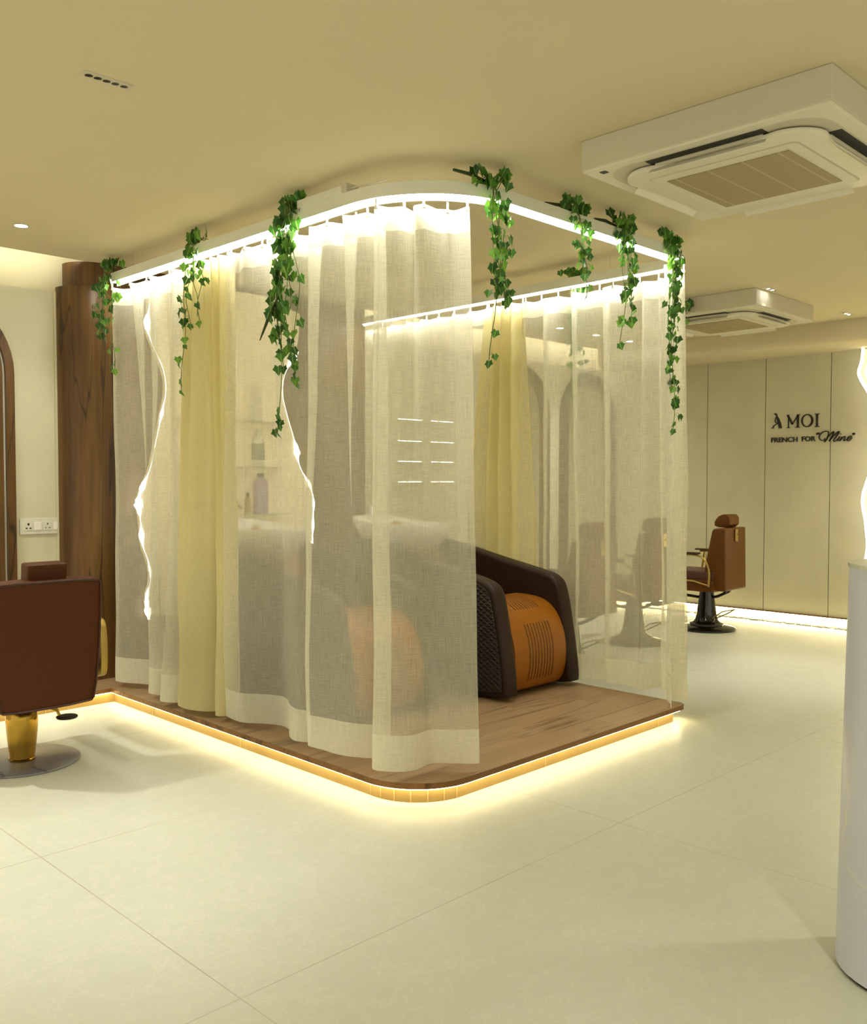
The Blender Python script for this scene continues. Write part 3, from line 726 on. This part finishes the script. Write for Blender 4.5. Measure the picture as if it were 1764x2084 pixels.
# ---------------------------------------------------------------- far barber chairs
def make_far_chair():
    root = thing('barber_chair', '', 'barber chair', (8.5, 4.61, 0), 0, 'tan barber chairs facing the mirrors')
    MB().lathe([(.27, 0), (.285, .004), (.285, .018), (.26, .032), (.15, .05), (.148, .06)], n=56).build('disc_base', 'black_gloss', root, True)
    MB().lathe([(.165, .045), (.165, .065), (.13, .075), (.112, .10), (.098, .16), (.082, .28), (.072, .36), (.070, .40)], n=44).build('pedestal', 'black_gloss', root, True)
    MB().box(-.24, .24, -.20, .34, .40, .52, .03, 4).build('seat_base', 'tan', root, True)
    MB().box(-.225, .225, -.20, .33, .515, .60, .028, 4).build('seat_cushion', 'cocoa', root, True)
    # wedge shaped back: thicker at the bottom
    pr = [(-.312, .45), (-.314, .43), (-.29, .415), (-.16, .42), (-.12, .45), (-.085, .56), (-.09, .66), (-.155, .96), (-.165, 1.01), (-.19, 1.03), (-.28, 1.035), (-.30, 1.03), (-.302, 1.01)]
    o = MB().prism(smooth_poly([(y, z) for y, z in pr], 1), -.215, .215, 'X', .018, 3).build('backrest', 'tan', root, True)
    MB().box(-.026, .026, -.318, -.306, .90, 1.02, .002, 1).build('gold_plate', 'gold_frame', o)
    MB().tube([(0, -.321, .962), (.006, -.321, .968), (0, -.321, .974), (-.006, -.321, .968)], .003, 5).build('badge', 'black', o)
    h = MB().prism(smooth_poly([(-.30, 0), (-.30, .125), (-.20, .13), (-.135, .06), (-.14, .0)], 1), -.10, .10, 'X', .012, 3).build('headrest', 'tan', root, True, (0, .01, 1.035))
    for sx in (-1, 1):
        x = sx*.262
        pts = smooth_poly([(x, -.16, .46), (x, -.17, .62), (x, -.12, .735), (x, -.02, .765), (x, .14, .765), (x, .22, .76)], 2, False)
        a = MB().tube(pts, .011, 8).build('armrest_frame', 'gold_frame', root, True)
        MB().tube([(x, .17, .76), (x, .20, .52)], .013, 8).build('arm_strut', 'gold_frame', a, True)
        MB().tube([(x, -.16, .47), (x, .0, .505), (x, .33, .51)], .008, 6).build('seat_rail', 'gold_frame', a, True)
        MB().box(x-.028, x+.028, -.06, .27, .772, .79, .008, 2).build('arm_pad', 'cocoa', a, True)
    rb = MB(); rb.tube([(-.0, .30, .33), (0, .0, .31), (0, -.12, .34), (0, -.24, .40)], .014, 8); rb.tube([(-.05, -.22, .40), (.05, -.22, .40)], .016, 8)
    rb.build('recline_bar', 'black', root, True)
    fr = MB(); fr.tube([(-.05, -.06, .10), (-.05, -.20, .20), (-.05, -.28, .22)], .006, 6); fr.tube([(.05, -.06, .10), (.05, -.20, .17), (.05, -.28, .22)], .006, 6); fr.tube([(-.05, -.28, .22), (.05, -.28, .22)], .006, 6)
    fr.build('height_pedal', 'gold_frame', root, True)
    fp = MB(); fp.tube([(-.16, .36, .38), (-.16, .5, .22), (.16, .5, .22), (.16, .36, .38)], .012, 8); fp.box(-.17, .17, .46, .60, .20, .215, .005)
    fp.build('footrest', 'black', root, True)
    return root
fc = make_far_chair(); fc['label'] = 'tan barber chair with black trumpet base standing clear right of the curtains'
for x, y, lb in ((7.32, 4.70, 'tan barber chair behind the right edge of the sheer curtain, beside the clear one'), (6.14, 4.55, 'tan barber chair seen through the sheer just right of the massage chair')):
    c = copy_tree(fc); c.location = (x, y, 0); c['label'] = lb

# ---------------------------------------------------------------- massage / shampoo chairs
def make_massage():
    root = thing('shampoo_massage_chair', '', 'massage chair', (4.742, 3.72, .105), 0, 'massage chairs on the platform')
    arm = [(.0, .0), (-.01, .10), (.04, .42), (.09, .66), (.125, .72), (.20, .76), (.60, .83), (1.10, .93), (1.45, .98), (1.55, .94), (1.58, .80), (1.58, .0)]
    arm = smooth_poly(arm, 2)
    for sx in (-1, 1):
        x0 = .27 if sx > 0 else -.385
        a = MB().prism(arm, x0, x0+.115, 'X', .028, 4).build('side_arm', 'espresso', root, True)
        xo = x0+.115 if sx > 0 else x0
        q = []; cy_, cz_ = .8, .45
        for y, z in arm:
            q.append((cy_+(y-cy_)*.955, cz_+(z-cz_)*.92))
        MB().prism(q, xo-.004 if sx > 0 else xo-.010, xo+.010 if sx > 0 else xo+.004, 'X', .003, 1).build('quilted_panel', 'quilt', a, False)
    foot = [(.06, .05), (.022, .16), (.02, .30), (.05, .42), (.11, .52), (.20, .585), (.34, .605), (.52, .60), (.52, .03), (.12, .02)]
    MB().prism(smooth_poly(foot, 2), -.268, .268, 'X', .012, 2).build('footrest', 'rib', root, True)
    MB().prism(smooth_poly([(.5, .05), (.5, .46), (.62, .50), (1.0, .46), (1.1, .05)], 1), -.265, .265, 'X', .02, 3).build('seat', 'orange', root, True)
    MB().prism(smooth_poly([(.95, .42), (1.0, .58), (1.32, 1.0), (1.42, 1.02), (1.45, .94), (1.12, .40)], 2), -.255, .255, 'X', .03, 3).build('backrest', 'orange', root, True)
    bm = bmesh.new(); n = 40; rings = []
    def rp_(a, k_): 
        x = .27*k_*math.copysign(abs(math.cos(a))**.75, math.cos(a)); y = .42*k_*math.copysign(abs(math.sin(a))**.8, math.sin(a)); return x, y
    for k_, z, dy in ((.30, .80, 0), (.62, .86, 0), (.86, .95, 0), (1.0, 1.05, 0), (1.0, 1.075, 0), (.93, 1.075, 0), (.84, 1.02, 0), (.6, .93, 0), (.2, .91, 0)):
        r = []
        for i in range(n):
            x, y = rp_(2*PI*i/n, k_); zz = z - (.03*(-y/.42) if False else 0) + .05*max(0, y/.42)
            r.append(bm.verts.new((x, y, zz)))
        rings.append(r)
    for a, b2 in zip(rings[:-1], rings[1:]):
        for i in range(n): bm.faces.new((a[i], a[(i+1) % n], b2[(i+1) % n], b2[i]))
    bm.faces.new(rings[0][::-1]); bm.faces.new(rings[-1])
    mb = MB(); mb.add(bm); bowl = mb.build('basin', 'white_gloss', root, True, (-.02, 1.34, 0))
    MB().lathe([(.16, .0), (.16, .02), (.10, .05), (.09, .5), (.12, .80), (.13, .84)], (-.02, 1.75, 0), 28).build('pedestal', 'black', root, True)
    MB().tube([(0, .34, 1.10), (0, .34, 1.20), (0, .28, 1.24), (0, .20, 1.20)], .012, 8).build('faucet', 'chrome', bowl, True)
    return root
mc = make_massage(); mc['label'] = 'dark brown quilted massage chair with orange ribbed footrest facing the open side'
m2 = copy_tree(mc); m2.location = (3.62, 3.95, .105); m2['label'] = 'dark massage chair hidden behind the front sheer curtain, seen only as a shade'
def bottle(loc, r, h, mat, label, capm='white', cap_h=.03, lab=None, group='product bottles'):
    root = thing('bottle', label, 'bottle', loc, 0, group)
    MB().lathe([(r*.92, 0), (r, .004), (r, h*.78), (r*.85, h*.86), (r*.4, h*.92), (r*.4, h*.95)], n=24).build('body', mat, root, True)
    MB().lathe([(r*.48, h*.93), (r*.48, h*.93+cap_h), (r*.42, h*.93+cap_h+.003)], n=18).build('cap', capm, root, True)
    if lab: MB().lathe([(r*1.01, h*.2), (r*1.015, h*.2+.001), (r*1.015, h*.65), (r*1.01, h*.65+.001)], n=24).build('label', lab, root, True)
    return root
M['amber'] = pbr('amber_bottle', srgb('#a98a4a'), .3); M['lilac'] = pbr('lilac_bottle', srgb('#b49cb6'), .35)
M['grey_label'] = pbr('grey_green_label', srgb('#8f9478'), .5); M['ivory'] = pbr('ivory_bottle', srgb('#e6e0c4'), .35)
M['red'] = pbr('red_cap', srgb('#b06048'), .4); M['teal'] = pbr('sage_bottle', srgb('#8b9a80'), .4)
bottle((4.72, 5.12, 1.04), .045, .16, 'amber', 'small amber bottle standing in the right shampoo basin', group=None)
bottle((3.60, 5.32, 1.04), .045, .15, 'amber', 'small amber bottle standing in the left shampoo basin', group=None)

# ---------------------------------------------------------------- wavy lit shelf niche on the cladding
LEFT = [(3.25, 2.95), (3.262, 2.747), (3.23, 2.605), (3.274, 2.471), (3.361, 2.321), (3.39, 2.164), (3.357, 2.021), (3.297, 1.771), (3.256, 1.577), (3.198, 1.472), (3.152, 1.35), (3.176, 1.21), (3.182, 1.035), (3.23, .927), (3.255, .784), (3.208, .664), (3.232, .496)]
RIGHT = [(4.60, 2.95), (4.565, 2.545), (4.433, 2.375), (4.403, 2.196), (4.454, 2.022), (4.536, 1.807), (4.569, 1.608), (4.684, 1.468), (4.724, 1.325), (4.707, 1.122), (4.707, 1.0), (4.681, .899), (4.60, .62), (4.4, .48)]
YN = 6.18
nb = thing('wavy_display_panel', 'cream stone display panel with wavy glowing edges and glass shelves behind the left curtains', 'display panel', (3.9, YN, 1.6))
outl = smooth_poly(LEFT[::-1]+RIGHT, 1)
local(nb, MB().prism([(x, z) for x, z in outl], YN-.05, YN-.012, 'Y'), 'stone_panel', 'onyx_soft', False)
for pts, lo, hi in ((LEFT, 1, 99), (RIGHT, 1, 12)):
    random.seed(8)
    p = smooth_poly(pts[lo:hi], 3, False)
    blobs = [(2.62, .026), (1.98, .010), (1.46, .018), (1.32, .032), (1.10, .022), (.85, .008), (.66, .012), (.56, .026)] if lo == 1 and hi == 99 else [(2.48, .028), (1.74, .028), (1.46, .012), (1.30, .010), (1.13, .014), (.96, .009)]
    rad = [.0015+sum(a*math.exp(-((z-c)/.055)**2) for c, a in blobs)*random.uniform(.6, 1.15) for x, z in p]
    local(nb, MB().tube([(x, YN-.055, z) for x, z in p], rad, 6), 'edge_light', 'led_wavy')
for z in (.90, 1.24, 1.60, 1.95):
    local(nb, MB().box(3.42, 4.36, 5.98, YN-.05, z-.008, z, .001, 1), 'glass_shelf', 'glass', False)
random.seed(31)
spec = [(3.47, 1.60, .03, .15, 'ivory', 'red', None, 'ivory bottle with red cap on the second wavy niche shelf, left end'),
        (3.56, 1.60, .03, .19, 'ivory', 'white', None, 'plain ivory bottle on the second wavy niche shelf, left'),
        (3.66, 1.60, .035, .17, 'ivory', 'red', None, 'ivory bottle with red cap, second wavy niche shelf, third from left'),
        (3.50, 1.24, .04, .22, 'ivory', 'white', 'grey_label', 'ivory bottle with grey label on the third niche shelf, left end'),
        (3.62, 1.24, .035, .27, 'teal', 'white', None, 'tall sage green bottle on the third niche shelf'),
        (3.74, 1.24, .035, .2, 'ivory', 'lens_dark', None, 'ivory bottle with black cap on the third niche shelf'),
        (4.13, 1.60, .05, .28, 'ivory', 'white', 'grey_label', 'large ivory bottle with grey square label, second niche shelf, right'),
        (4.15, 1.24, .06, .30, 'lilac', 'lens_dark', None, 'large lilac bottle with dark cap on the third niche shelf'),
        (4.03, 1.24, .025, .14, 'amber', 'lens_dark', None, 'small amber bottle beside the large lilac bottle'),
        (4.10, 1.95, .05, .26, 'ivory', 'white', None, 'ivory bottle on the topmost niche shelf')]
for x, z, r, h, mt, cm, lb, lab in spec:
    bottle((x, 6.06, z), r, h, mt, lab, cm, .03, lb, 'bottles on the niche shelves')

# ---------------------------------------------------------------- arched mirrors and lit cabinet on the back wall
def arch_outline(w, zs, zb, n=24):
    pts = [(-w, zb)]
    for k_ in range(n+1):
        a = PI-k_/n*PI; pts.append((w*math.cos(a), zs+w*math.sin(a)))
    return pts+[(w, zb)]
def band(w0, w1, y0, y1, zs, zb):
    mb = MB(); A = arch_outline(w0, zs, zb); B = arch_outline(w1, zs, zb); bm = mb.bm
    V = [[bm.verts.new((x, y, z)) for x, z in pr] for y, pr in ((y0, A), (y1, A), (y1, B), (y0, B))]
    for a in range(4):
        for i in range(len(A)-1): bm.faces.new((V[a][i], V[a][i+1], V[(a+1) % 4][i+1], V[(a+1) % 4][i]))
    return mb
def make_arch():
    root = thing('arched_mirror', '', 'mirror', (8.95, 6.40, 0), 0, 'arched wall mirrors')
    ZS, ZB0 = 2.21, .25
    band(.54, .485, -.035, 0, ZS, ZB0).build('outer_frame', 'wood', root)
    band(.465, .40, -.03, 0, ZS, ZB0).build('inner_frame', 'wood', root)
    band(.485, .465, -.006, 0, ZS, ZB0).build('light_gap', 'white', root)
    MB().prism(arch_outline(.40, ZS, ZB0), -.012, -.002, 'Y').build('glass', 'mirror', root)
    return root
ar = make_arch(); ar['label'] = 'arched wood-framed mirror seen through the right sheer curtain'
for x, lb in ((7.66, 'arched wood-framed mirror partly behind the gathered sheer curtain on the far side'), (1.865, 'arched wood-framed mirror cut off by the left edge of the photo')):
    c = copy_tree(ar); c.location = (x, 6.40, 0); c['label'] = lb
cb = thing('lit_shelf_cabinet', 'pale wall cabinet with four lit shelves seen through both curtains', 'cabinet', (6.17, 6.40, 1.3))
MB().box(-.42, .42, -.03, -.0, .05, .95).build('back_panel', 'wall', cb)
MB().box(-.03, .03, -.14, -.03, .05, .95).build('divider', 'white', cb)
for z in (.19, .38, .57, .77):
    s_ = MB().box(-.40, .40, -.14, -.03, z-.012, z).build('shelf', 'white', cb)
    MB().box(-.37, -.06, -.146, -.141, z-.010, z-.004).build('light_strip', 'led_shelf', s_)
    MB().box(.06, .37, -.146, -.141, z-.010, z-.004).build('light_strip', 'led_shelf', s_)

# ---------------------------------------------------------------- socket plate on the left wall
sk = thing('socket_plate', 'white double socket and switch plate on the cream wall left of the cladding', 'power socket', (2.605, 6.40, 1.185))
MB().box(-.20+.03, .10+.04, -.012, 0, -.055, .055, .004, 2).build('plate', 'white', sk)
for cx_, big in ((-.115, 1), (.015, 0)):
    s_ = MB().box(cx_-.028, cx_+.028, -.016, -.011, -.03, .03, .002, 1).build('socket', 'white', sk)
    h = .006 if big else .004
    for dx, dz in ((0, .014), (-.013, -.013), (.013, -.013)):
        MB().box(cx_+dx-h, cx_+dx+h, -.0168, -.0158, dz-h*(1.3 if dz > 0 else .8), dz+h*(1.3 if dz > 0 else .8)).build('socket_hole', 'black', s_)
for cx_ in (-.05, .082):
    MB().box(cx_-.024, cx_+.024, -.019, -.011, -.028, .028, .003, 1).build('switch', 'white_gloss', sk)

# ---------------------------------------------------------------- wall lettering
TXT = {
'accent':[(4.413,2.206,0.006),(4.399,2.202,0.022),(4.389,2.193,0.02),(4.381,2.182,0.008)],
'Aright':[(4.387,2.182,0.008),(4.374,2.153,0.028),(4.357,2.106,0.034),(4.344,2.054,0.034)],
'Aleft':[(4.387,2.18,0.007),(4.399,2.151,0.007),(4.403,2.128,0.008),(4.397,2.113,0.009),(4.378,2.105,0.01),(4.368,2.104,0.008)],
'Across':[(4.367,2.102,0.008),(4.39,2.093,0.01),(4.41,2.082,0.012),(4.425,2.064,0.012),(4.43,2.055,0.01)],
'Af1':[(4.443,2.052,0.008),(4.413,2.053,0.008)],'Af2':[(4.362,2.052,0.008),(4.327,2.052,0.008)],
'M1':[(4.257,2.183,0.01),(4.257,2.115,0.01),(4.257,2.052,0.01)],'M2':[(4.266,2.182,0.02),(4.241,2.135,0.026),(4.214,2.085,0.02)],
'M3':[(4.214,2.085,0.01),(4.183,2.136,0.01),(4.152,2.181,0.01)],'M4':[(4.157,2.18,0.026),(4.157,2.117,0.026),(4.157,2.052,0.026)],
'Ms1':[(4.276,2.184,0.007),(4.252,2.184,0.007)],'Ms2':[(4.274,2.051,0.008),(4.24,2.051,0.008)],'Ms3':[(4.183,2.051,0.008),(4.135,2.051,0.008)],'Ms4':[(4.165,2.183,0.008),(4.133,2.183,0.008)],
'I1':[(3.957,2.179,0.024),(3.957,2.114,0.024),(3.957,2.051,0.024)],'I2':[(3.981,2.18,0.008),(3.932,2.18,0.008)],'I3':[(3.98,2.051,0.008),(3.931,2.051,0.008)]}
SCR = {
'Mi1':[(3.873,1.932,0.006),(3.879,1.913,0.009),(3.898,1.906,0.01),(3.919,1.914,0.012),(3.931,1.94,0.014),(3.919,1.972,0.014),(3.887,1.995,0.012),(3.859,2.0,0.012),(3.839,1.991,0.012),(3.836,1.972,0.013),(3.849,1.931,0.015),(3.865,1.903,0.015),(3.878,1.89,0.012)],
'Mi2':[(3.878,1.89,0.008),(3.848,1.931,0.009),(3.811,1.974,0.01),(3.789,1.991,0.014),(3.786,1.98,0.016),(3.804,1.936,0.018),(3.829,1.897,0.012)],
'Mi3':[(3.829,1.897,0.007),(3.798,1.936,0.009),(3.755,1.979,0.012),(3.73,1.991,0.014),(3.736,1.975,0.016),(3.761,1.941,0.018),(3.783,1.91,0.014),(3.779,1.893,0.01),(3.758,1.903,0.008),(3.735,1.927,0.007)],
'i1':[(3.722,1.943,0.012),(3.735,1.921,0.014),(3.744,1.902,0.012),(3.732,1.898,0.008),(3.71,1.914,0.007)],'idot':[(3.717,1.965,0.014),(3.711,1.969,0.014)],
'n1':[(3.701,1.939,0.01),(3.71,1.917,0.014),(3.722,1.897,0.012)],
'n2':[(3.719,1.902,0.007),(3.692,1.931,0.009),(3.672,1.941,0.012),(3.672,1.928,0.013),(3.684,1.907,0.013),(3.678,1.897,0.01),(3.654,1.912,0.007)],
'e1':[(3.654,1.911,0.007),(3.624,1.921,0.009),(3.607,1.936,0.01),(3.613,1.943,0.01),(3.633,1.937,0.012),(3.648,1.915,0.014),(3.645,1.898,0.012),(3.627,1.898,0.009),(3.6,1.923,0.007)],
'q1':[(3.946,1.987,0.005),(3.957,1.976,0.014),(3.952,1.968,0.012)],'q2':[(3.93,1.989,0.005),(3.941,1.978,0.014),(3.936,1.968,0.012)],
'q3':[(3.599,1.969,0.012),(3.59,1.964,0.014),(3.598,1.952,0.005)],'q4':[(3.584,1.97,0.012),(3.577,1.965,0.014),(3.584,1.952,0.005)]}
def stroke(mb, pts, x0=-.012, x1=0.0, rnd_=True):
    p = catmull(pts, 6) if rnd_ and len(pts) > 2 else pts
    L_, R_ = [], []
    for i in range(len(p)):
        a = p[max(i-1, 0)]; b = p[min(i+1, len(p)-1)]; dx, dz = b[0]-a[0], b[1]-a[1]; l = math.hypot(dx, dz) or 1; nx, nz_ = -dz/l, dx/l
        w = p[i][2]*.42; L_.append((p[i][0]+nx*w, p[i][1]+nz_*w)); R_.append((p[i][0]-nx*w, p[i][1]-nz_*w))
    bm = mb.bm
    V = [[bm.verts.new((x, q[0], q[1])) for q in pr] for x, pr in ((x0, L_), (x1, L_), (x1, R_), (x0, R_))]
    for a in range(4):
        for i in range(len(p)-1): bm.faces.new((V[a][i], V[a][i+1], V[(a+1) % 4][i+1], V[(a+1) % 4][i]))
    for e in (0, -1): bm.faces.new([V[a][e] for a in range(4)])
sg = thing('wall_sign', 'dark raised lettering reading À MOI FRENCH FOR “Mine” on the cream panel wall', 'sign', (9.55, 4.0, 2.0))
t1 = MB()
for v in TXT.values(): stroke(t1, v)
oc = (4.058, 2.117); n_ = 40; bm = t1.bm
outer = [(oc[0]+.063*math.cos(2*PI*i/n_), oc[1]+.068*math.sin(2*PI*i/n_)) for i in range(n_)]
inner = [(oc[0]+.003+.044*math.cos(2*PI*i/n_), oc[1]+.058*math.sin(2*PI*i/n_)) for i in range(n_)]
V = [[bm.verts.new((x, q[0], q[1])) for q in pr] for x, pr in ((-.012, outer), (0, outer), (0, inner), (-.012, inner))]
for a in range(4):
    for i in range(n_): bm.faces.new((V[a][i], V[a][(i+1) % n_], V[(a+1) % 4][(i+1) % n_], V[(a+1) % 4][i]))
def sgl(mb, name): o = mb.build(name, 'letter', sg); o.location = (0, -4.0, -2.0); return o
sgl(t1, 'title_lettering')
t2 = MB()
for v in SCR.values(): stroke(t2, v)
sgl(t2, 'script_lettering')
def text_part(txt, y_left, y_right, z0, h):
    cu = bpy.data.curves.new('txt', 'FONT'); cu.body = txt; cu.extrude = .02; cu.offset = .012; cu.size = 1
    to = bpy.data.objects.new('txt', cu); COL.objects.link(to); bpy.context.view_layer.update()
    dg = bpy.context.evaluated_depsgraph_get(); me = bpy.data.meshes.new_from_object(to.evaluated_get(dg)); bpy.data.objects.remove(to)
    xs = [v.co.x for v in me.vertices]; zs = [v.co.y for v in me.vertices]; x0, x1, a0, a1 = min(xs), max(xs), min(zs), max(zs)
    for v in me.vertices:
        u = (v.co.x-x0)/(x1-x0); w = (v.co.y-a0)/(a1-a0); d = v.co.z
        v.co = Vector((-.006-d*.3, y_left+(y_right-y_left)*u-4.0, z0+h*w-2.0))
    me.materials.clear(); me.materials.append(M['letter'])
    o = bpy.data.objects.new('subtitle_lettering', me); COL.objects.link(o); o.parent = sg
text_part('FRENCH', 4.443, 4.158, 1.900, .052)
text_part('FOR', 4.112, 3.970, 1.902, .052)

# ---------------------------------------------------------------- wavy glowing onyx panel at the right edge
WL = [(3.46, 2.79), (3.46, 2.745), (3.472, 2.641), (3.504, 2.562), (3.47, 2.473), (3.40, 2.36), (3.33, 2.2), (3.30, 1.95), (3.34, 1.7), (3.399, 1.486), (3.439, 1.365), (3.441, 1.244), (3.412, 1.124), (3.401, 1.004), (3.38, .85), (3.42, .6)]
wp = thing('wavy_onyx_panel', 'amber backlit onyx panel with glowing wavy white edge at the right border of the photo', 'wall panel', (9.4, 3.0, 1.5))
pl_ = smooth_poly(WL, 2, False)
local(wp, MB().prism([(y, z) for y, z in ([(a-.05, b_) for a, b_ in pl_]+[(2.5, .6), (2.5, 2.79)])], 9.42, 9.45, 'X'), 'onyx_sheet', 'onyx_lit', False)
local(wp, MB().prism([(y, z) for y, z in (pl_+[(2.45, .6), (2.45, 2.79)])], 9.46, 9.548, 'X'), 'backing', 'panel', False)
local(wp, MB().tube([(9.41, a, b_) for a, b_ in pl_], .016, 8), 'edge_light', 'led_wavy')

# ---------------------------------------------------------------- reception counter
rc = thing('reception_counter', 'pale grey marble reception counter with rounded end at the right border', 'counter', (3.004, .900, 0))
def cpoly(r, ext=1.4, d=0):
    # capsule end pointing to the left-back, running away to the right of the frame
    c = Vector((0, 0)); dirv = Vector((.55, -.83)).normalized(); nn = Vector((-dirv.y, dirv.x))
    pts = []
    a0 = math.atan2(nn.y, nn.x)
    for k_ in range(21):
        a = a0+PI*k_/20; pts.append((c.x+r*math.cos(a), c.y+r*math.sin(a)))
    e1 = -nn*r+dirv*ext; e0 = nn*r+dirv*ext
    return pts+[(e1.x, e1.y), (e0.x, e0.y)]
b_ = MB(); bm = b_.bm; P0 = cpoly(.245); P1 = cpoly(.222); n_ = len(P0)
lo = [bm.verts.new((x, y, .012)) for x, y in P0]; hi = [bm.verts.new((x, y, 1.235)) for x, y in P1]
for i in range(n_): bm.faces.new((lo[i], lo[(i+1) % n_], hi[(i+1) % n_], hi[i]))
bm.faces.new(lo[::-1]); bm.faces.new(hi); b_.build('body', 'marble', rc, True)
MB().prism(cpoly(.225), 1.235, 1.247).build('top', 'glass_top', rc)
MB().prism(cpoly(.235), 0, .012).build('plinth', 'black', rc)
orn = thing('brass_ornament', 'small brown ornament on the reception counter at the right border', 'ornament', (3.074, .980, 1.247))
MB().lathe([(.02, 0), (.022, .004), (.012, .012), (.018, .03), (.02, .045), (.010, .06), (.004, .066)], n=20).build('body', 'amber', orn, True)
